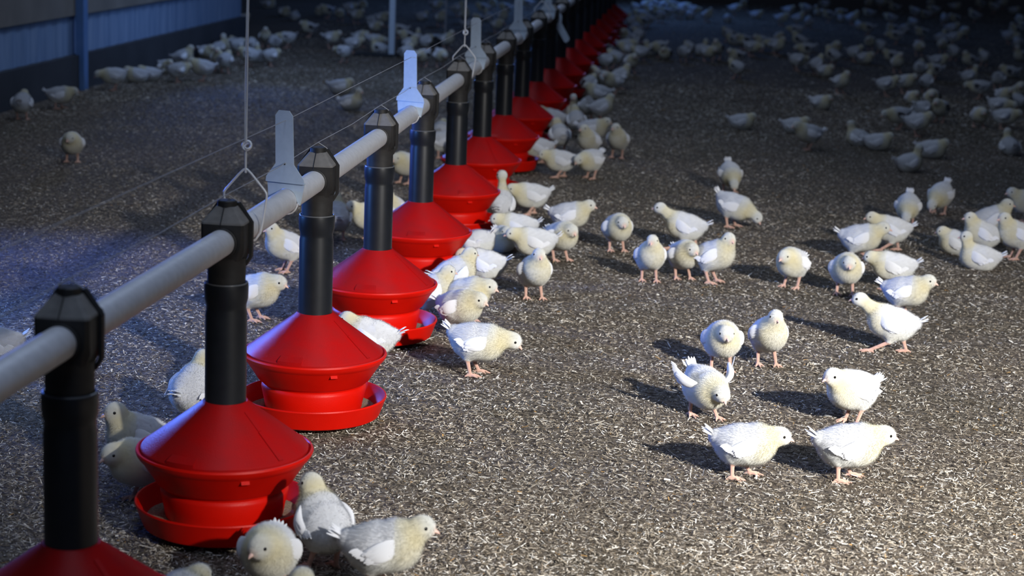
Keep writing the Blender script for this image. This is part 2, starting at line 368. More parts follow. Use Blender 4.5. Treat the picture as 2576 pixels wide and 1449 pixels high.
# ---- meshes for feed lying in a pan
m = MB(); k = 48; prof = [(.155, .024), (.150, .029), (.135, .034), (.115, .036), (.10, .034)]
for r, z in prof:
    for i in range(k):
        a = 2 * math.pi * i / k; m.v.append((r * math.cos(a), r * math.sin(a), z + .003 * math.sin(5 * a + r * 200) * (r < .152)))
m.n = len(m.v); m.f = [(j * k + i, j * k + (i + 1) % k, (j + 1) * k + (i + 1) % k, (j + 1) * k + i) for j in range(len(prof) - 1) for i in range(k)]
FEED = m.mesh('feed_crumble', M['feed'])
rl = random.Random(3)
for n in range(20):
    x, y = FX[n]
    lab = {0: 'nearest red pan feeder, only its lid top in frame below a thick black tube', 1: 'red pan feeder with whole lid and pan in view, nearest complete one of the row'}.get(n, 'red pan feeder with black drop tube, %s of the row on the feed pipe' % ORD[n])
    t = empty('pan_feeder', (x, y, 0), -TH, lab, 'feeder', 'red pan feeders hanging from the feed pipe')
    lid_rot = [0, 0, R(8), R(16), R(22), R(40)][n] if n < 6 else rl.uniform(-.8, .8)
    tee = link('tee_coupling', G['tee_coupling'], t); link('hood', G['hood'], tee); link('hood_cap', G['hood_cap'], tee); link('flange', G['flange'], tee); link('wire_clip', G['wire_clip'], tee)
    tube = link('drop_tube', G['drop_tube'], t)
    if n < 10: link('collar_ring', G['collar_ring'], tube)
    lid = link('cone_lid', G['cone_lid'], t, rz=lid_rot)
    if n < 10: link('seam_rib', G['seam_rib'], lid); link('latch_tab', G['latch_tab'], lid)
    link('feeder_bowl', G['feeder_bowl'], t); link('pan', G['pan'], t)
    if n < 8:
        tag(link('feed_crumble', FEED, None, (x, y, 0)), 'brown feed crumble lying in the pan of the %s red feeder' % ORD[n], 'feed', 'feed in the red pans', 'stuff')

# --- wires
ZW1 = .669
pts = [on_line(-1.4, ZW1 - .01)]
m = MB()
for n in range(0, 20):
    pts.append(on_line(n, ZW1)); pts.append(on_line(n + .5, ZW1 - .005))
m.tube(pts, .0008, 6); tag(link('guard_wire', m.mesh('guard_wire', M['dull'])), 'thin lower wire strung over the tops of the black tee couplings', 'wire')
BR = [(-.42, 0), (1.60, 0), (3.66, 0), (5.63, 0), (7.65, 0), (9.72, 0)]
ZW2 = .757
m = MB(); m.tube([on_line(n, ZW2) for n in (-1.4, -.42, 1.60, 3.66, 5.63, 7.65, 9.72, 19)], .0008, 6)
tag(link('guard_wire', m.mesh('guard_wire_upper', M['dull'])), 'thin upper wire threaded through the top holes of the grey brackets', 'wire')

# --- brackets: a T shaped blade folded over the pipe, held by a wire clip
def bracket_meshes():
    m = MB(); z0 = .622
    up = [(-.0475, z0), (.0475, z0), (.046, z0 + .010), (.0225, z0 + .040), (.0215, z0 + .145), (.013, z0 + .156), (-.013, z0 + .156), (-.0215, z0 + .145), (-.0225, z0 + .040), (-.046, z0 + .010)]
    m.plate(up, .0018, lambda u, v, w: (u, w - .004 - (v - z0) * .05, v))
    m.box((0, -.0015, z0), (.0470, .0035, .0012))
    lowp = [(-.046, z0)] + [(-.043, .583), (-.030, .583)] + [(.0275 * math.cos(a), ZP + .0275 * math.sin(a)) for a in np.linspace(math.pi - .08, .08, 14)] + [(.031, .575), (.036, .574), (.046, z0)]
    n = len(lowp)
    # build as fan strips (concave outline): top edge to arch
    top = [(-.046 + .092 * i / (n - 1), z0) for i in range(n)]
    arch = lowp[1:-1]; arch = [lowp[1]] + arch + [lowp[-2]]
    v = []; f = []
    for (a, b), (c, d) in zip(top, arch):
        for w in (0, .0018): v += [(a, w, b), (c, w, d)]
    for i in range(n - 1):
        o = 4 * i
        f += [(o, o + 1, o + 5, o + 4), (o + 2, o + 6, o + 7, o + 3), (o, o + 4, o + 6, o + 2), (o + 1, o + 3, o + 7, o + 5)]
    f += [(0, 2, 3, 1), (4 * n - 4, 4 * n - 3, 4 * n - 1, 4 * n - 2)]
    m.add(v, f)
    pl = m.mesh('bracket_plate', M['zinc'], 25)
    m = MB()
    for zz in (z0 + .026, z0 + .135): m.lathe([(.0, -.0018), (.0022, -.0018), (.0022, .0018), (0, .0018)], 10)
    # rotate the two small washers into place
    vv = m.v; q = len(vv) // 2; m.v = [(p[0], p[2] - .004 - .0055 * (1 if i >= q else .3), p[1] + (z0 + .135 if i >= q else z0 + .04)) for i, p in enumerate(vv)]
    ho = m.mesh('wire_hole', M['dark'])
    m = MB(); m.tube([(.033, .001, .577)] + [(.0292 * math.cos(a), .001, ZP + .0292 * math.sin(a)) for a in np.linspace(-.15, -math.pi + .15, 18)] + [(-.036, .001, .585)], .0018, 8)
    return pl, ho, m.mesh('pipe_clip', M['wire'])
BP, BH, BC = bracket_meshes()
blabels = ['grey sheet bracket at the left edge of the pipe', 'tall grey T shaped bracket between the hook and the third coupling, largest in view', 'grey T shaped bracket on the pipe just before the fifth coupling', 'grey T shaped bracket seen through the second hanging hook', 'grey T shaped bracket touching the top edge, beyond the second hook', 'small grey bracket far up the pipe beside the third hook']
for i, (n, _) in enumerate(BR):
    if i == 0: continue
    t = empty('wire_bracket', on_line(n, 0), -TH - .30, blabels[i], 'bracket', 'grey brackets on the feed pipe')
    p = link('bracket_plate', BP, t); link('wire_hole', BH, p); link('pipe_clip', BC, t)
t = empty('wire_bracket', on_line(10.15, ZP), 0, 'loose grey bracket swung round to hang below the pipe', 'bracket', 'grey brackets on the feed pipe')
p = link('bracket_plate', BP, t); p.location = (0, 0, 0); q = Matrix.Rotation(-TH - .5, 4, 'Z') @ Matrix.Rotation(R(142), 4, 'Y') @ Matrix.Translation((0, 0, -ZP)); p.matrix_local = q
c = link('pipe_clip', BC, t); c.matrix_local = q

# --- hangers
def hanger_meshes():
    z = ZP
    m = MB(); pth = [(-.0, 0, z + .117)]
    half = [(.004, z + .116), (.012, z + .108), (.039, z + .076), (.0425, z + .070), (.0430, z + .064), (.036, z + .014), (.0315, z - .008), (.022, z - .0225), (.010, z - .0285)]
    L = [(-a, 0, b) for a, b in reversed(half)]; Rr = [(a, 0, b) for a, b in half]
    m.tube([(0, 0, z - .0292)] + L + [(0, 0, z + .1175)] + Rr, .0022, 8, closed=True)
    hook = m.mesh('hook', M['wire'], 60)
    m = MB(); m.tube([(0, 0, z + .110), (0, 0, z + .155)], .0022, 8)
    rod = m.mesh('eye_rod', M['wire'])
    m = MB(); rz = z + .164; m.tube([(.0085 * math.cos(a) + .002, .004 * math.sin(a), rz + .0085 * math.sin(a)) for a in np.linspace(0, 2 * math.pi, 24, endpoint=False)], .0024, 8, closed=True)
    m.tube([(.004 + .0065 * math.cos(a), .006 * math.sin(a), rz + .0045 * math.sin(a) - .001) for a in np.linspace(0, 2 * math.pi, 20, endpoint=False)], .0018, 8, closed=True)
    ring = m.mesh('swivel_ring', M['wire'], 60)
    m = MB(); m.tube([(.0005, 0, rz + .006), (.0018, 0, rz + .3), (.0065, 0, rz + 2.6)], .0019, 8); m.tube([(-.0022, .001, rz + .004), (-.0034, .001, rz + .12), (.0000, 0, rz + .33)], .0012, 6)
    return hook, rod, ring, m.mesh('cable', M['wire'])
HK = hanger_meshes()
for i, (n, lab) in enumerate(((1.17, 'nearest wire hanger with hook, swivel ring and cable behind the second coupling'), (5.17, 'wire hanger with diamond hook behind the sixth coupling'), (9.2, 'farthest wire hanger, its hook at the top edge of the picture'))):
    t = empty('pipe_hanger', on_line(n, 0), -TH, lab, 'hanger', 'wire hangers holding up the feed pipe')
    for nm, me in zip(('hook', 'eye_rod', 'swivel_ring', 'cable'), HK): link(nm, me, t)

# --- upright and hanging tray in the dark behind the line
x, y = at(985, 143)
t = empty('steel_post', (x, y, 0), -TH, 'pale square steel post standing on a flat foot in the dark background', 'post')
m = MB(); m.box((0, 0, 1.4), (.022, .022, 1.39)); link('post', m.mesh('post', M['zinc']), t)
m = MB(); m.box((-.12, 0, .012), (.17, .09, .012)); m.box((.055, .03, .07), (.012, .05, .06)); link('foot_plate', m.mesh('foot_plate', M['dark']), t)
x, y = at(1096, 118)
t = empty('hanging_tray', (x, y, 0), 0, 'narrow metal tray hung on a thin rod behind the feed pipe', 'tray')
m = MB(); m.lathe([(.0, .088), (.055, .088), (.07, .094), (.072, .104), (.068, .104), (.05, .094), (0, .093)], 32); link('tray', m.mesh('tray', M['zinc']), t)
m = MB(); m.lathe([(.045, .0), (.05, .0), (.05, .088), (0, .088)], 24); link('tray_base', m.mesh('tray_base', M['dark']), t)
m = MB(); m.tube([(.066, 0, .10), (.078, 0, .12), (.082, 0, 2.8)], .006, 8); link('hanging_rod', m.mesh('hanging_rod', M['dull']), t)

# ------------------------------------------------------------------ chicks
def smin(a, b, k):
    h = np.clip(.5 + .5 * (b - a) / k, 0, 1)
    return b * (1 - h) + a * h - k * h * (1 - h)
def s_cone(P, a, b, ra, rb):
    a = np.asarray(a, float); b = np.asarray(b, float); d = b - a
    t = np.clip(((P - a) @ d) / (d @ d + 1e-12), 0, 1)
    return np.linalg.norm(P - a - t[:, None] * d, axis=1) - (ra + (rb - ra) * t)
def s_ell(P, c, ax, Rm):
    q = (P - np.asarray(c)) @ Rm / np.asarray(ax)
    k0 = np.linalg.norm(q, axis=1); k1 = np.linalg.norm(q / np.asarray(ax), axis=1) + 1e-9
    return k0 * (k0 - 1) / k1

def surface_nets(fun, lo, hi, h):
    n = np.ceil((np.array(hi) - lo) / h).astype(int) + 1
    g = np.stack(np.meshgrid(*[np.arange(k) for k in n], indexing='ij'), -1).reshape(-1, 3)
    F = np.empty(len(g))
    for i in range(0, len(g), 200000): F[i:i + 200000] = fun(np.array(lo) + g[i:i + 200000] * h)
    F = F.reshape(n)
    S = F < 0
    cs = tuple(k - 1 for k in n)
    acc = np.zeros(cs + (3,)); cnt = np.zeros(cs)
    cor = [(i, j, k) for i in (0, 1) for j in (0, 1) for k in (0, 1)]
    def sub(A, c): return A[c[0]:c[0] + cs[0], c[1]:c[1] + cs[1], c[2]:c[2] + cs[2]]
    for c in cor:
        for ax in range(3):
            if c[ax] == 0:
                d = list(c); d[ax] = 1
                a, b = sub(F, c), sub(F, d); x = (a < 0) != (b < 0)
                t = np.where(x, a / np.where(x, a - b, 1), 0)
                p = np.zeros(cs + (3,)); p[..., 0] = c[0]; p[..., 1] = c[1]; p[..., 2] = c[2]; p[..., ax] += t
                acc += p * x[..., None]; cnt += x
    act = cnt > 0
    idx = -np.ones(cs, int); idx[act] = np.arange(act.sum())
    base = np.stack(np.nonzero(act), -1)
    V = np.array(lo) + (base + acc[act] / cnt[act][:, None]) * h
    faces = []
    for ax in range(3):
        b, c = (ax + 1) % 3, (ax + 2) % 3
        s0 = [slice(None)] * 3; s1 = [slice(None)] * 3
        s0[ax] = slice(0, n[ax] - 1); s1[ax] = slice(1, n[ax])
        for q in (b, c): s0[q] = slice(1, n[q] - 1); s1[q] = slice(1, n[q] - 1)
        A, B = S[tuple(s0)], S[tuple(s1)]
        e = np.stack(np.nonzero(A != B), -1)
        if not len(e): continue
        flip = A[tuple(e.T)]
        off = np.zeros(3, int); off[b] = 1; off[c] = 1
        p = e + off
        def vi(db, dc):
            q = p.copy(); q[:, b] += db; q[:, c] += dc; return idx[tuple(q.T)]
        quad = np.stack([vi(-1, -1), vi(0, -1), vi(0, 0), vi(-1, 0)], 1)
        quad[~flip] = quad[~flip][:, ::-1]
        faces.append(quad)
    return V, np.concatenate(faces)

def rot_y(a): c, s = math.cos(a), math.sin(a); return np.array([[c, 0, s], [0, 1, 0], [-s, 0, c]])   # +a tips the front down
def rot_z(a): c, s = math.cos(a), math.sin(a); return np.array([[c, -s, 0], [s, c, 0], [0, 0, 1]])

POSES = dict(
    low=dict(hz=.081, bp=.06, head=(.081, .105), hp=.12, feet=(.018, -.022)),
    stand=dict(hz=.091, bp=.12, head=(.073, .131), hp=.12, feet=(.008, -.006)),
    alert=dict(hz=.094, bp=.30, head=(.054, .153), hp=.05, feet=(.008, -.002)),
    hunch=dict(hz=.088, bp=.20, head=(.073, .118), hp=.22, feet=(.008, .002)),
    peck=dict(hz=.086, bp=-.30, head=(.096, .050), hp=.85, feet=(.004, -.012)),
    bend=dict(hz=.091, bp=-.08, head=(.094, .098), hp=.55, feet=(.004, -.010)),
    walk=dict(hz=.088, bp=.12, head=(.078, .128), hp=.10, feet=(.040, -.034)),
    sit=dict(hz=.047, bp=.06, head=(.064, .083), hp=.1, feet=None),
    situp=dict(hz=.047, bp=.14, head=(.054, .118), hp=.05, feet=None, nk=.8),
    stretch=dict(hz=.085, bp=.42, head=(.050, .188), hp=.0, feet=(.01, -.006), nk=.62),
    run=dict(hz=.090, bp=.16, head=(.098, .146), hp=.0, feet=(.056, -.040), nk=.8),
    wings=dict(hz=.080, bp=-.12, head=(.084, .083), hp=.55, feet=(.024, -.020), wing=1),
)
SKIN = np.array((.62, .40, .32)); FACE = np.array((.78, .58, .46)); CREAM = np.array((.79, .80, .78)); WHITE = np.array((.80, .81, .83)); YEL = np.array((.84, .72, .32))
FAR = bpy.app.version and {}

def raw_mesh(name, V, F3, F4, cols, normals, matidx, mats):
    """V (n,3), triangles and quads, per-vertex colour and normal"""
    me = bpy.data.meshes.new(name)
    nt, nq = len(F3), len(F4)
    me.vertices.add(len(V)); me.loops.add(3 * nt + 4 * nq); me.polygons.add(nt + nq)
    me.vertices.foreach_set('co', np.ascontiguousarray(V, np.float32).ravel())
    me.loops.foreach_set('vertex_index', np.concatenate([np.asarray(F4).ravel(), np.asarray(F3).ravel()]).astype(np.int32))
    st = np.concatenate([np.arange(nq) * 4, nq * 4 + np.arange(nt) * 3]).astype(np.int32)
    me.polygons.foreach_set('loop_start', st)
    me.polygons.foreach_set('material_index', np.asarray(matidx, np.int32))
    me.update(calc_edges=True)
    me.polygons.foreach_set('use_smooth', np.ones(nt + nq, bool))
    a = me.attributes.new('tint', 'FLOAT_COLOR', 'POINT')
    a.data.foreach_set('color', np.concatenate([cols, np.ones((len(cols), 1))], 1).astype(np.float32).ravel())
    for x in mats: me.materials.append(x)
    if normals is not None: me.normals_split_custom_set_from_vertices([tuple(q) for q in normals])
    return me

def unit(a): return a / (np.linalg.norm(a, axis=-1, keepdims=True) + 1e-12)

def blade(base, direc, up, length, width, seg=5, thick=.0009):
    """a single feather: a thin leaf with a raised spine and a little camber; returns verts, quads"""
    d = unit(np.asarray(direc, float)); s = unit(np.cross(d, up)); n = np.cross(s, d); v = []; f = []
    for i in range(seg + 1):
        t = i / seg; w = width * (.35 + .65 * math.sin(math.pi * min(1, .15 + .85 * t * .9)) if t < 1 else .18); w = width * max(.12, math.sin(math.pi * (.18 + .80 * t)) ** .6)
        c = np.asarray(base) + d * length * t - n * length * .10 * t * t
        v += [c - s * w - n * w * .25, c + n * thick, c + s * w - n * w * .25, c - n * thick]
    for i in range(seg):
        o = 4 * i
        for q in range(4): f.append((o + q, o + (q + 1) % 4, o + 4 + (q + 1) % 4, o + 4 + q))
    f.append((3, 2, 1, 0)); f.append(tuple(4 * seg + q for q in range(4)))
    return v, f

_protos = {}
def proto(pose, yaw=0., seed=0):
    key = (pose, round(yaw, 2), seed)
    if key in _protos: return _protos[key]
    P = POSES[pose]; g = np.random.default_rng(abs(hash((pose, int(yaw * 100), seed, 5))) % 2**31 if False else (sum(map(ord, pose)) * 131 + int(yaw * 100) + 1000 + seed * 17))
    B = rot_y(-P['bp']); O = np.array([0, 0, P['hz']])
    def bw(p): return O + B @ np.asarray(p, float)          # body frame -> chick frame
    nk = P.get('nk', 1.)
    hx, hz = P['head']; hc = np.array([hx, 0, hz])
    Hm = rot_z(yaw) @ rot_y(P['hp'])                         # head frame
    neckdir = np.array([math.cos(yaw), math.sin(yaw), 0])
    hc = hc + .010 * (neckdir - np.array([1, 0, 0])) * (1 if pose != 'peck' else .4)
    HS = .86
    def hw(p): return hc + HS * (Hm @ np.asarray(p, float))
    prims = []
    feet = P['feet']; legs = []
    if feet is not None:
        for s, fx in ((1, feet[0]), (-1, feet[1])):
            hip = bw((-.008, s * .022, -.016)); hock = np.array([.35 * fx - .016, s * .023, .036 + .010 * (abs(fx) < .03)]); ank = np.array([fx, s * .025, .0075])
            legs.append((s, hip, hock, ank, fx))
    Bm = B
    def body_sdf(X):
        d = s_ell(X, bw((0, 0, 0)), (.062, .0435, .0435), Bm)
        d = smin(d, s_cone(X, bw((-.028, 0, .002)), bw((-.062, 0, .016)), .036, .016), .022)
        d = smin(d, s_ell(X, bw((.030, 0, -.004)), (.038, .038, .040), Bm), .02)
        d = smin(d, s_ell(X, bw((-.004, 0, -.010)), (.046, .037, .035), Bm), .02)
        nb = bw((.036, 0, .014)); mid = .5 * (nb + hc) + (np.array([.004, 0, .0]) if hz > .09 else 0)
        d = smin(d, s_cone(X, nb, mid, .029 * (.6 + .4 * nk), .0205 * nk), .020)
        d = smin(d, s_cone(X, mid, hc, .0205 * nk, .0155 * (.5 + .5 * nk)), .012)
        return d
    def head_sdf(X):
        d = s_ell(X, hw((-.001, 0, .001)), np.array((.0245, .0205, .0215)) * HS, Hm)
        d = smin(d, s_ell(X, hw((.012, 0, -.005)), np.array((.0135, .0125, .0125)) * HS, Hm), .010)
        return d
    def leg_sdf(X):
        d = np.full(len(X), 1.); dth = np.full(len(X), 1.)
        for s, hip, hock, ank, fx in legs:
            dth = np.minimum(dth, s_cone(X, hip, hock + (hip - hock) * .12, .024, .0085))
            q = s_cone(X, hock + (hip - hock) * .2, hock, .0075, .0062)
            q = smin(q, s_cone(X, hock, ank, .0056, .0043), .004)
            for an, ln in ((-.55, .024), (-.02, .030), (.55, .024), (math.pi - s * .25, .013)):
                mid = ank + np.array([math.cos(an) * ln * .5, math.sin(an) * ln * .5, -.0015]); tip = ank + np.array([math.cos(an) * ln, math.sin(an) * ln, -.0048])
                q = smin(q, np.minimum(s_cone(X, ank + np.array([0, 0, -.002]), mid, .0040, .0034), s_cone(X, mid, tip, .0034, .0021)), .003)
            d = np.minimum(d, q)
        return d, dth
    def full(X):
        d = smin(body_sdf(X), head_sdf(X), .012)
        if legs:
            q, th = leg_sdf(X); d = smin(d, th, .016); d = smin(d, q, .004)
        else: d = np.maximum(d, .0015 - X[:, 2])
        return d
    ymax = .062
    lo = np.array([-.112, -ymax, -.004]); hi = np.array([max(.075, hc[0] + .04), ymax, max(hz + .032, .10 + P['hz'] * .6)])
    V, Q = surface_nets(full, lo, hi, .0022)
    # normals from the field
    e = 6e-4; N = unit(np.stack([full(V + np.eye(3)[i] * e) - full(V - np.eye(3)[i] * e) for i in range(3)], 1))
    # colour patches of the bird
    lv = leg_sdf(V)[0] if legs else np.full(len(V), 1.)
    bd = np.minimum(np.minimum(body_sdf(V), head_sdf(V)), leg_sdf(V)[1] if legs else 1.)
    skin = (lv < bd) & (lv < .0025) if legs else np.zeros(len(V), bool)
    loc = (V - O) @ B
    hl = (V - hc) @ Hm / HS
    dh = np.linalg.norm(hl, axis=1)
    w_head = np.clip(1.6 - dh / .026, 0, 1)
    w_chest = np.exp(-(((loc[:, 0] - .045) / .030) ** 2 + ((loc[:, 2] + .006) / .030) ** 2)) * (loc[:, 0] > .0)
    w_collar = np.exp(-((np.linalg.norm(V - (.45 * hc + .55 * bw((.036, 0, .014))), axis=1) - .022) / .014) ** 2)
    w_bel = np.clip((-loc[:, 2] - .006) / .03, 0, 1) * .30
    yel = np.clip(.42 * w_chest + .46 * w_collar + w_bel * .45 + .09 * w_head, 0, .85)
    nz = .5 + .5 * np.sin(210 * V[:, 0] + 3 * np.sin(170 * V[:, 2])) * np.sin(190 * V[:, 1] + 2)
    col = CREAM * (1 - yel[:, None]) + YEL * yel[:, None]
    wb = np.clip(.75 * (loc[:, 2] > -.004) * (loc[:, 0] < .03) + .25, 0, 1) * (1 - w_head) * (1 - yel)
    col = col * (1 - wb[:, None]) + WHITE * wb[:, None]
    col *= (.94 + .06 * nz)[:, None]
    face = np.clip(1.45 - np.linalg.norm(hl - np.array([.0215, 0, -.004]), axis=1) / .0105, 0, 1)
    col = col * (1 - .8 * face[:, None]) + FACE * .8 * face[:, None]
    col[skin] = SKIN * (.9 + .15 * nz[skin])[:, None]
    # fluff: short down strands standing off the skin, laid back along the body
    tri = np.concatenate([Q[:, :3], Q[:, [0, 2, 3]]])
    ar = .5 * np.linalg.norm(np.cross(V[tri[:, 1]] - V[tri[:, 0]], V[tri[:, 2]] - V[tri[:, 0]]), axis=1)
    ok = ~(skin[tri].any(1)) & (face[tri].max(1) < .55)
    pr = ar * ok; pr = pr / pr.sum()
    ns = 22000
    k = g.choice(len(tri), ns, p=pr)
    w = g.dirichlet((1, 1, 1), ns)
    bp = (V[tri[k]] * w[..., None]).sum(1); bn = unit((N[tri[k]] * w[..., None]).sum(1)); bc = (col[tri[k]] * w[..., None]).sum(1)
    hb = np.clip(1.5 - np.linalg.norm((bp - hc), axis=1) / .028, 0, 1)
    fb = B @ np.array([-1, 0, -.25]); fh = Hm @ np.array([-1, 0, -.15])
    flow = (1 - hb)[:, None] * fb + hb[:, None] * fh
    flow = flow - bn * (flow * bn).sum(1)[:, None]
    dr = unit(bn * .72 + flow * .75 + g.normal(0, .26, (ns, 3)))
    ln = (.0060 * (1 - hb) + .0030 * hb) * g.uniform(.55, 1.25, ns)
    eyes = [hw((.0075, s * .0192, .0035)) for s in (1, -1)]
    near_eye = np.minimum(*[np.linalg.norm(bp - q, axis=1) for q in eyes]) < .0085
    ln[near_eye] *= .10
    ln *= np.clip((bp[:, 2] - .001) / .006, .2, 1)
    sd = unit(np.cross(bn, dr) + g.normal(0, .12, (ns, 3))) * (g.uniform(.00020, .00040, ns))[:, None]
    b0 = bp - bn * .0006
    SV = np.stack([b0 + sd, b0 - sd, bp + dr * ln[:, None]], 1).reshape(-1, 3)
    SV[:, 2] = np.maximum(SV[:, 2], .0006)
    SN = unit(np.repeat(unit(bn + .18 * dr), 3, 0)); SCc = np.repeat(bc * g.uniform(.95, 1.06, ns)[:, None], 3, 0)
    ST = np.arange(3 * ns).reshape(-1, 3) + len(V)
    AV = np.concatenate([V, SV]); AN = np.concatenate([N, SN]); AC = np.clip(np.concatenate([col, SCc]), 0, .9)
    mi = np.concatenate([(skin[Q].sum(1) >= 2).astype(int), np.zeros(ns, int)])
    # small parts, as plain vertex lists
    parts = {}
    def ball(c, r, n=10):
        v = []; f = []
        for i in range(n + 1):
            th = math.pi * i / n
            for j in range(2 * n): ph = math.pi * j / n; v.append(c + r * np.array([math.sin(th) * math.cos(ph), math.sin(th) * math.sin(ph), math.cos(th)]))
        for i in range(n):
            for j in range(2 * n): f.append((i * 2 * n + j, (i + 1) * 2 * n + j, (i + 1) * 2 * n + (j + 1) % (2 * n), i * 2 * n + (j + 1) % (2 * n)))
        return v, f
    for nm, q in zip(('eye_a', 'eye_b'), eyes): parts[nm] = ball(q + (q - hc) * .03, .0035)
    v = []; f = []; kk = 10
    prof = ((.019, .0068, .0062, -.004), (.025, .0058, .0053, -.0045), (.0315, .0040, .0038, -.0058), (.0358, .0020, .0021, -.0080), (.0374, .0004, .0004, -.0098))
    for x, ry, rz, dz in prof:
        for i in range(kk): a = 2 * math.pi * i / kk; v.append(hw((x, ry * math.cos(a), dz + rz * math.sin(a))))
    for j in range(len(prof) - 1):
        for i in range(kk): f.append((j * kk + i, j * kk + (i + 1) % kk, (j + 1) * kk + (i + 1) % kk, (j + 1) * kk + i))
    f.append(tuple((len(prof) - 1) * kk + i for i in range(kk)))
    parts['beak'] = (v, f)
    # wings
    for s, nm in ((1, 'wing_a'), (-1, 'wing_b')):
        v = []; f = []; nu, nv = 14, 14
        sh = np.array([.028, s * .0405, .019])
        if P.get('wing'): Wm = rot_z(-s * .75) @ rot_y(.55) @ np.array([[1, 0, 0], [0, math.cos(-s * .5), -math.sin(-s * .5)], [0, math.sin(-s * .5), math.cos(-s * .5)]])
        else: Wm = rot_z(-s * .05) @ rot_y(-.16)
        def wp(u, y, z): return bw(sh + Wm @ np.array([-u, y * s, z]))
        for i in range(nu + 1):
            t = i / nu; u = -.004 + .072 * t
            hh = .0225 * math.sin(math.pi * (.10 + .84 * t)) ** .55 * (1 - .42 * t); th = .0085 * math.sin(math.pi * (.06 + .88 * t)) ** .6
            bow = .012 * math.sin(math.pi * t) - .004
            for j in range(nv):
                a = 2 * math.pi * j / nv; v.append(wp(u, bow + th * math.cos(a), -.010 - .006 * t + hh * math.sin(a) - .10 * 0))
        for i in range(nu):
            for j in range(nv): f.append((i * nv + j, i * nv + (j + 1) % nv, (i + 1) * nv + (j + 1) % nv, (i + 1) * nv + j))
        f.append(tuple(range(nv))); f.append(tuple(nu * nv + j for j in range(nv)))
        upv = B @ Wm @ np.array([0, s, 0.15])
        for q in range(13):
            t = q / 12; u = .028 + .036 * t; z = -.024 + .024 * t ** 1.3
            ang = -.45 + .40 * t
            dd = B @ Wm @ np.array([-math.cos(ang), s * .02, math.sin(ang) * .9])
            bb = wp(u, .0095 + .002 * math.sin(3 * t) - .008 * t, z)
            bv, bf = blade(bb, dd, upv, .016 + .004 * g.random(), .0040)
            o = len(v); v += bv; f += [tuple(i + o for i in qd) for qd in bf]
        for q in range(20):                                        # covert feathers lying flat on the wing
            t = .12 + .62 * g.random(); zz = g.uniform(-.75, .65)
            hh = .0225 * math.sin(math.pi * (.10 + .84 * t)) ** .55 * (1 - .42 * t); th = .0085 * math.sin(math.pi * (.06 + .88 * t)) ** .6
            y = .012 * math.sin(math.pi * t) - .004 + th * math.sqrt(1 - zz * zz) * .98
            dd = B @ Wm @ np.array([-1, s * (.03 - .22 * t), -.35 + .3 * g.random()])
            bv, bf = blade(wp(-.004 + .072 * t, y, -.010 - .006 * t + hh * zz), dd, upv, .013, .0034, 4, .0003)
            o = len(v); v += bv; f += [tuple(i + o for i in qd) for qd in bf]
        parts[nm] = (v, f)
    v = []; f = []
    for q in range(9):
        a = -.6 + 1.2 * q / 8
        dd = B @ np.array([-.66, .50 * math.sin(a), .74 * math.cos(a) * (1 if q % 2 else .75)])
        bv, bf = blade(bw((-.066 + .003 * (q % 2), .010 * math.sin(a), .018 + .003 * (q % 2))), dd, B @ np.array([.6, 0, .8]), .030 + .006 * g.random(), .0050)
        o = len(v); v += bv; f += [tuple(i + o for i in qd) for qd in bf]
    parts['tail'] = (v, f)
    out = {'body': raw_mesh('chick_body', AV, ST, Q, AC, AN, mi, [M['down'], M['skin']])}
    mats = dict(eye_a=M['eye'], eye_b=M['eye'], beak=M['beak'], wing_a=M['feather'], wing_b=M['feather'], tail=M['feather'])
    for nm, (v, f) in parts.items():
        me = bpy.data.meshes.new(nm[:-2] if nm[-2] == '_' else nm); me.from_pydata([tuple(map(float, p)) for p in v], [], f); me.update()
        import bmesh
        bm = bmesh.new(); bm.from_mesh(me); bmesh.ops.recalc_face_normals(bm, faces=bm.faces); bm.to_mesh(me); bm.free()
        me.polygons.foreach_set('use_smooth', [True] * len(me.polygons)); me.set_sharp_from_angle(angle=R(50))
        c = (.88, .885, .90) if mats[nm] is M['feather'] else (.5, .5, .5)
        a = me.attributes.new('tint', 'FLOAT_COLOR', 'POINT'); a.data.foreach_set('color', list((*c, 1)) * len(me.vertices))
        me.materials.append(mats[nm]); out[nm] = me
    # one-mesh version for birds too small to show their parts
    vv = [AV]; cc = [AC]; nn = [AN]; f4 = [Q]; ml = [mi[:len(Q)]]; o = len(AV)
    for nm, (v, f) in parts.items():
        v = np.array(v, float); q4 = np.array([qd for qd in f if len(qd) == 4]) + o
        vv.append(v); cc.append(np.tile((.88, .885, .90) if mats[nm] is M['feather'] else ((.01, .01, .01) if 'eye' in nm else (.72, .42, .32)), (len(v), 1)))
        ctr = v.mean(0); nn.append(unit(v - ctr)); f4.append(q4); ml.append(np.zeros(len(q4), int)); o += len(v)
    out['far'] = raw_mesh('far_chick', np.concatenate(vv), ST, np.concatenate(f4), np.concatenate(cc), np.concatenate(nn), np.concatenate(ml + [np.zeros(ns, int)]), [M['down'], M['skin']])
    _protos[key] = out
    return out

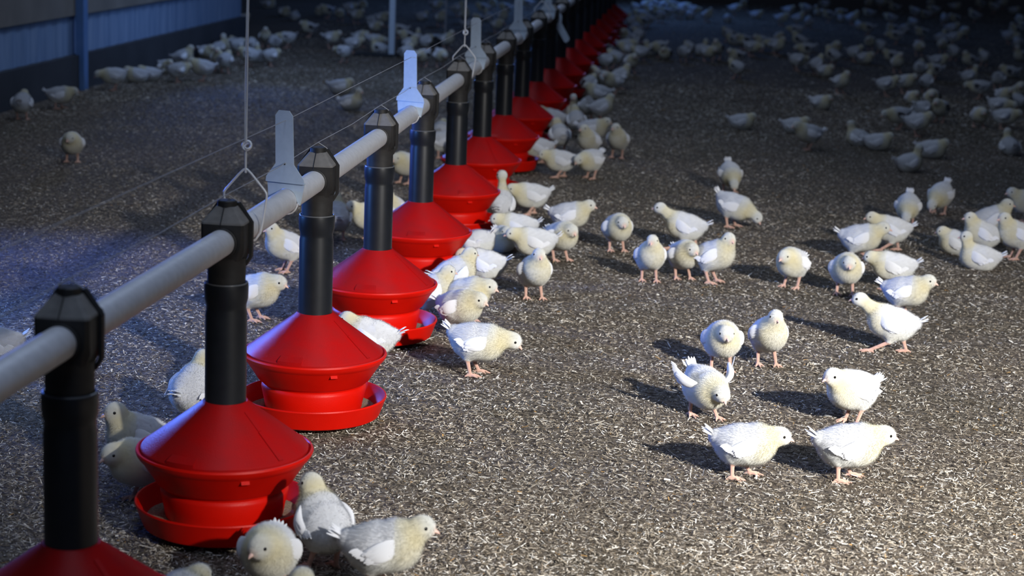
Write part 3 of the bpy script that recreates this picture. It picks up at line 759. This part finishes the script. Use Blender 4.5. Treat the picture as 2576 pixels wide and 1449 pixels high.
rc = random.Random(11)
SPOTS = []
def place(px, py, head, pose, label=None, yaw=0., z=0., scale=None, full=True, group=None, name='chick', rise=0.):
    g = proto(pose, yaw)
    x, y = at(px, py, z)
    if group:                                 # keep the birds of the distant groups clear of pans and wall
        for fx, fy in FX:
            d = math.hypot(x - fx, y - fy)
            if d < .245: x, y = fx + (x - fx) * .245 / d, fy + (y - fy) * .245 / d
        if y < 15.6: x = max(x, -2.82 + (y - 10.04) * DX / DY + .085)
    if group:                                 # birds stand beside, not inside, one another
        for _ in range(6):
            for qx, qy in SPOTS:
                d = math.hypot(x - qx, y - qy)
                if d < .125: x, y = qx + (x - qx) * .127 / max(d, .01), qy + (y - qy) * .127 / max(d, .01)
        if y < 15.6: x = max(x, -2.82 + (y - 10.04) * DX / DY + .085)
    SPOTS.append((x, y))
    sc = scale or rc.uniform(.97, 1.04)
    az = math.atan2(x, y)                     # headings are given as seen along the line of sight
    o = link(name, g['body'] if full else g['far'], None, (x, y, rise), R(head) - az)
    o.scale = (sc, sc, sc)
    if full:
        for nm, k in (('eye', 'eye_a'), ('eye', 'eye_b'), ('beak', 'beak'), ('wing', 'wing_a'), ('wing', 'wing_b'), ('tail', 'tail')): link(nm, g[k], o)
    tag(o, label, 'chick', group)
    return o

# px, py of the ground under the bird, heading (0 right, 90 away, 180 left, 270 towards us), pose, turn of the head, label
NEAR = [
    (958, 1492, -8, 'stand', 0, 'white chick striding right at the bottom edge in front of the nearest complete feeder'),
    (676, 1500, 262, 'hunch', -.6, 'chick facing us at the bottom edge with a blue lit back and head turned left'),
    (736, 1700, 80, 'stand', 0, 'chick of which only the grey crown shows at the bottom edge'),
    (812, 1432, 112, 'alert', .6, 'tall chick with its back to us reaching into the nearest complete red pan'),
    (440, 1640, 60, 'low', 0, 'chick whose back just shows at the bottom edge beside the nearest red lid'),
    (352, 1206, 200, 'alert', 0, 'rear one of two chicks left of the nearest complete feeder, its head above the other'),
    (356, 1262, 215, 'hunch', 0, 'front one of two chicks pressed against the left side of the nearest complete pan'),
    (484, 1072, 62, 'alert', .0, 'white chick half hidden behind the second drop tube above the red lid'),
    (-18, 945, 180, 'low', 0, 'chick cut off by the left edge below the feed pipe'),
    (640, 806, -22, 'hunch', 0, 'chick behind the second drop tube with dry straw at its feet'),
    (718, 684, 205, 'alert', 0, 'chick with blue shoulders standing left of the third drop tube'),
    (846, 606, 95, 'alert', 0, 'chick showing as a strip between the third drop tube and the lid behind it'),
    (930, 604, 200, 'stand', 0, 'chick whose blue breast shows left of the fourth drop tube'),
    (986, 590, 250, 'alert', 0, 'chick whose head peeps out beside the lid of the fifth feeder'),
    (1018, 462, 235, 'hunch', 0, 'small blue tinged chick seen between the fourth and fifth drop tubes'),
    (1108, 374, 80, 'stand', 0, 'chick beyond the pipe between the fifth and sixth drop tubes'),
    (1112, 398, 10, 'low', 0, 'low white chick just above the lid of the sixth feeder'),
    (1196, 944, -8, 'bend', 0, 'chick bending forward to the right with yellow breast beside the fourth pan'),
    (1152, 846, -40, 'hunch', .2, 'grey shaded chick behind the bending one, head turned right'),
    (1170, 812, -22, 'hunch', 0, 'chick with a blue back standing second behind the bending one'),
    (934, 926, 162, 'stand', 0, 'chick showing its white back behind the right edge of the third red lid'),
    (1080, 806, 12, 'alert', 0, 'chick with raised yellowish neck between the fourth pan and its neighbours'),
    (1140, 762, 28, 'alert', 0, 'chick with upright white neck looking away between two red feeders'),
    (1218, 722, 165, 'low', .3, 'chick with bright white wing and yellow belly facing the fifth pan'),
    (1196, 672, 150, 'peck', 0, 'grey backed chick feeding with its head in the fifth pan'),
    (1262, 632, 285, 'sit', 0, 'small chick in shade facing us below the sixth pan'),
    (1300, 622, 178, 'low', 0, 'chick in left profile standing behind the one with the white wing near the sixth pan'),
    (1344, 664, 182, 'low', 0, 'plump chick in left profile between the alert chick and the sixth feeder'),
    (1342, 752, 283, 'alert', 0, 'chick standing tall alone and facing us, blue shading on its shoulder'),
    (1408, 656, 300, 'hunch', 0, 'narrow chick facing us right of the plump left profile one'),
    (1430, 600, -6, 'stand', 0, 'chick in right profile with blue wing behind the narrow one'),
    (1550, 632, 285, 'hunch', 0, 'lone chick facing us, third of a loose row left of the group of four'),
    (1258, 566, 80, 'stretch', .9, 'chick with a long stretched neck between the sixth pan and the red feeder behind'),
    (1334, 541, 195, 'low', 0, 'chick in left profile with a white wing patch beside the seventh pan'),
    (1408, 447, 185, 'low', 0, 'plump left facing chick with bright wing, in front of the crowd by the far pans'),
    (1484, 450, 232, 'bend', 0, 'chick dipping its head left beside the plump left facing one'),
    (1480, 402, 245, 'alert', -.5, 'upright chick with blue breast looking left in the crowd by the far pans'),
    (1552, 398, 262, 'alert', -.6, 'small chick standing apart at the right of the crowd by the far pans'),
    (1488, 368, -12, 'stand', 0, 'right facing chick with pale head behind the upright blue breasted one'),
    (1406, 385, 105, 'alert', .7, 'tall chick with its brownish back to us at the eighth pan'),
    (1448, 345, 100, 'alert', .3, 'tall dusky chick with its back to us at the ninth pan'),
    (1436, 326, 278, 'stretch', 0, 'chick facing us with raised head beside the tall dusky one'),
    (1476, 302, 95, 'peck', 0, 'round grey backed chick feeding with its head down at the ninth pan'),
    (1512, 308, 18, 'alert', 0, 'bluish chick with raised head at the right rim of the feeding crowd'),
    (1505, 270, 178, 'stand', 0, 'left facing chick with white wing behind the bluish one'),
    (1352, 412, 182, 'low', 0, 'chick half hidden behind the seventh pan with only its white rump out'),
    (1390, 340, 160, 'stand', 0, 'chick squeezed between the eighth and ninth pans'),
    (1834, 484, 282, 'peck', 0, 'chick pecking at the ground towards us, in the middle of the dark floor'),
    (1842, 572, -18, 'peck', 0, 'chick pecking to the right with its rump raised'),
    (1722, 630, 168, 'run', 0, 'chick stepping left with its neck stretched out behind the group of three'),
    (1632, 708, 278, 'alert', -.3, 'left one of three chicks standing side by side facing us'),
    (1716, 702, 292, 'hunch', .3, 'small middle one of three chicks standing side by side'),
    (1790, 712, -18, 'alert', -.7, 'right one of three chicks side by side, white wing and head turned to us'),
    (1990, 724, 248, 'hunch', -.2, 'chick facing us to the left with one foot far out, alone in mid floor'),
    (2124, 742, 276, 'hunch', 0, 'round chick facing us head on, right of the one with a foot out'),
    (2244, 728, 178, 'low', -.2, 'chick in left profile behind the running pair at the right'),
    (2272, 800, -12, 'stand', 0, 'chick in right profile just behind the running one'),
    (2240, 888, 172, 'run', 0, 'chick running left with a long stride and raised head'),
    (2160, 658, 2, 'walk', 0, 'chick walking right with white wing, in front of another at the right'),
    (2238, 632, 186, 'walk', 0, 'chick with lilac wing half hidden behind the one walking right'),
    (2280, 568, 268, 'peck', 0, 'round dim chick bowing towards us at the right'),
    (2362, 538, 250, 'peck', 0, 'dim chick tipped forward with its rump pointing up'),
    (2488, 612, 8, 'alert', 0, 'dim chick facing right with raised head at the rear of the dusky group'),
    (2550, 652, 212, 'alert', 0, 'dim upright chick at the right edge of the dusky group'),
    (2408, 640, 170, 'sit', 0, 'dim chick sitting at the left of the dusky group'),
    (2462, 678, 178, 'situp', 0, 'chick lying with its neck up in front of the dusky group'),
    (2468, 648, 190, 'alert', 0, 'chick whose upright neck shows behind the lying one'),
    (2580, 560, 200, 'stand', 0, 'dim chick cut off by the right edge'),
    (1812, 932, 276, 'hunch', .15, 'chick facing us with a bowed head, left of a pair in the lit straw'),
    (1928, 920, 288, 'alert', 0, 'chick facing us on straight pink legs, right of a pair in the lit straw'),
    (1768, 1050, 300, 'wings', 0, 'chick bowing with its wings spread'),
    (2140, 1068, 225, 'stand', -.1, 'fluffy chick looking down to the left above the two walking ones'),
    (1866, 1202, 0, 'low', 0, 'chick walking right in clear profile with yellow collar and white tail'),
    (2126, 1208, 14, 'low', 0, 'chick walking right with upright white tail and head turned away, nearest on the right'),
    (1864, 326, 0, 'sit', 0, 'chick sitting in right profile on the dark floor, farthest of the scattered ones'),
    (2032, 378, 205, 'stand', 0, 'yellowish chick standing with a bluish tail on the dark floor'),
    (1998, 336, 0, 'sit', 0, 'chick sitting just behind the yellowish standing one'),
    (2158, 368, 150, 'situp', 0, 'left one of two chicks lying together on the dark floor'),
    (2206, 378, 0, 'sit', 0, 'right one of two chicks lying together on the dark floor'),
    (2284, 432, 35, 'situp', 0, 'chick lying with raised head beside a pinkish sitting one'),
    (2342, 398, 0, 'sit', 0, 'pinkish chick sitting in right profile on the dark floor'),
    (2538, 390, 110, 'situp', 0, 'chick lying with its back to us near the right edge'),
    (2304, 344, 10, 'stand', .6, 'dim chick standing in front of a cluster of three on the dark floor'),
    (56, 302, 80, 'stand', 0, 'round chick with its back to us near the left edge'),
    (150, 274, 0, 'low', 0, 'chick in right profile with raised white tail by the wall post'),
    (182, 408, 268, 'hunch', -.6, 'chick facing us alone on the dark floor at the left'),
    (287, 228, 184, 'bend', 0, 'chick bending to the left along the foot of the wall'),
    (346, 208, 182, 'sit', 0, 'left one of two white chicks lying along the foot of the wall'),
    (378, 204, 175, 'sit', 0, 'right one of two white chicks lying along the foot of the wall'),
    (510, 205, 190, 'stand', 0, 'chick standing in left profile in front of the huddle by the wall'),
    (856, 236, 10, 'sit', 0, 'blue backed chick lying behind its neighbour on the dark floor beyond the pipe'),
    (882, 278, -30, 'situp', 0, 'blue backed chick sitting upright on the dark floor beyond the pipe'),
]
for (px, py, hd, ps, yw, lab) in NEAR:
    place(px, py, hd, ps, lab, yw)

# birds blurred in the distance: px, py of the middle of the body
POSE_FAR = ['stand', 'low', 'sit', 'alert', 'hunch', 'sit', 'bend', 'situp', 'stand']
def far(pts, label, group, full=False):
    for (px, py) in pts:
        ps = rc.choice(POSE_FAR); zc = POSES[ps]['hz']
        place(px, py, rc.uniform(0, 360), ps, label, 0., zc, None, full, group)
far([(416, 168), (447, 176), (460, 141), (505, 118), (484, 128), (524, 106), (550, 145), (566, 152), (560, 112), (600, 112), (632, 113), (629, 138), (652, 141), (680, 139), (690, 105), (668, 90), (724, 93)], 'out of focus chick in the huddle along the foot of the left wall', 'huddle by the left wall')
far([(773, 67), (609, 47), (676, 10), (777, 68), (833, 94), (806, 30), (824, 24), (856, 33), (878, 18), (896, 37), (912, 12), (937, 50), (943, 66), (961, 44), (865, 128), (888, 108), (906, 93), (942, 101), (955, 122), (1006, 74), (1024, 91), (1030, 108), (1052, 96), (1070, 103), (1022, 131), (1040, 140), (1066, 138), (1102, 139), (1124, 98), (740, 40), (715, 30)], 'out of focus chick in the dark crowd around the square steel post', 'crowd around the steel post')
far([(1097, 11), (1061, 41), (1108, 43), (1217, 19), (1228, 42), (1250, 60), (1273, 19), (1205, 48), (1150, 20), (1170, 36), (1330, 8), (1180, 62), (1265, 40), (1240, 8)], 'blue lit chick far back between the tops of the grey brackets', 'blue lit birds beyond the pipe')
far([(1482, 208), (1515, 195), (1545, 203), (1500, 180), (1560, 190), (1525, 150), (1550, 143), (1588, 154), (1518, 128), (1570, 85), (1592, 98), (1575, 112), (1600, 70), (1608, 84), (1590, 52), (1580, 120), (1612, 128)], 'blurred chick lining the right side of the far red pans', 'birds along the far pans', True)
far([(1600, 20), (1612, 36), (1625, 12), (1636, 30), (1648, 8), (1655, 26), (1668, 14), (1662, 36), (1690, 10), (1700, 24), (1614, 52), (1630, 48), (1678, 30), (1720, 16), (1640, 18), (1735, 38)], 'blue lit chick packed far back beyond the red feeders', 'blue lit birds beyond the feeders')
far([(1640, 126), (1660, 118), (1672, 134), (1720, 128), (1734, 118), (1762, 124), (1782, 130), (1805, 122), (1855, 168), (1853, 140), (1870, 100), (1916, 104), (1955, 114)], 'blurred chick of the broken row beyond the middle floor', 'broken row of birds')
RIGHT = [(2064, 258), (2075, 178), (2115, 203), (2060, 160), (2005, 150), (2030, 122), (2096, 138), (2148, 130), (2165, 145), (2190, 104), (2245, 140), (2258, 155), (2230, 210), (2278, 204), (2330, 203), (2360, 152), (2352, 174), (2438, 190), (2465, 218), (2512, 196), (2524, 238), (2560, 252), (2440, 150), (2476, 140), (2262, 288), (2296, 246), (2345, 244), (2320, 272), (2366, 272), (2286, 296), (2464, 288), (2528, 292), (2320, 170), (2400, 128), (2540, 180), (2568, 140), (2515, 262), (2570, 222)]
far(RIGHT, 'dim blurred chick scattered over the dark floor at the upper right', 'scattered birds at the upper right')
rr = random.Random(5); pts = []
while len(pts) < 62:
    px = rr.uniform(1700, 2590); py = rr.uniform(4, 118)
    if py > 30 + (px - 1700) * .1 and rr.random() < .75: continue
    if all((px - a) ** 2 + 2.2 * (py - b) ** 2 > 480 for a, b in pts): pts.append((px, py))
far(pts, 'faint chick in the dense dark flock along the upper right edge', 'dense flock at the far end')
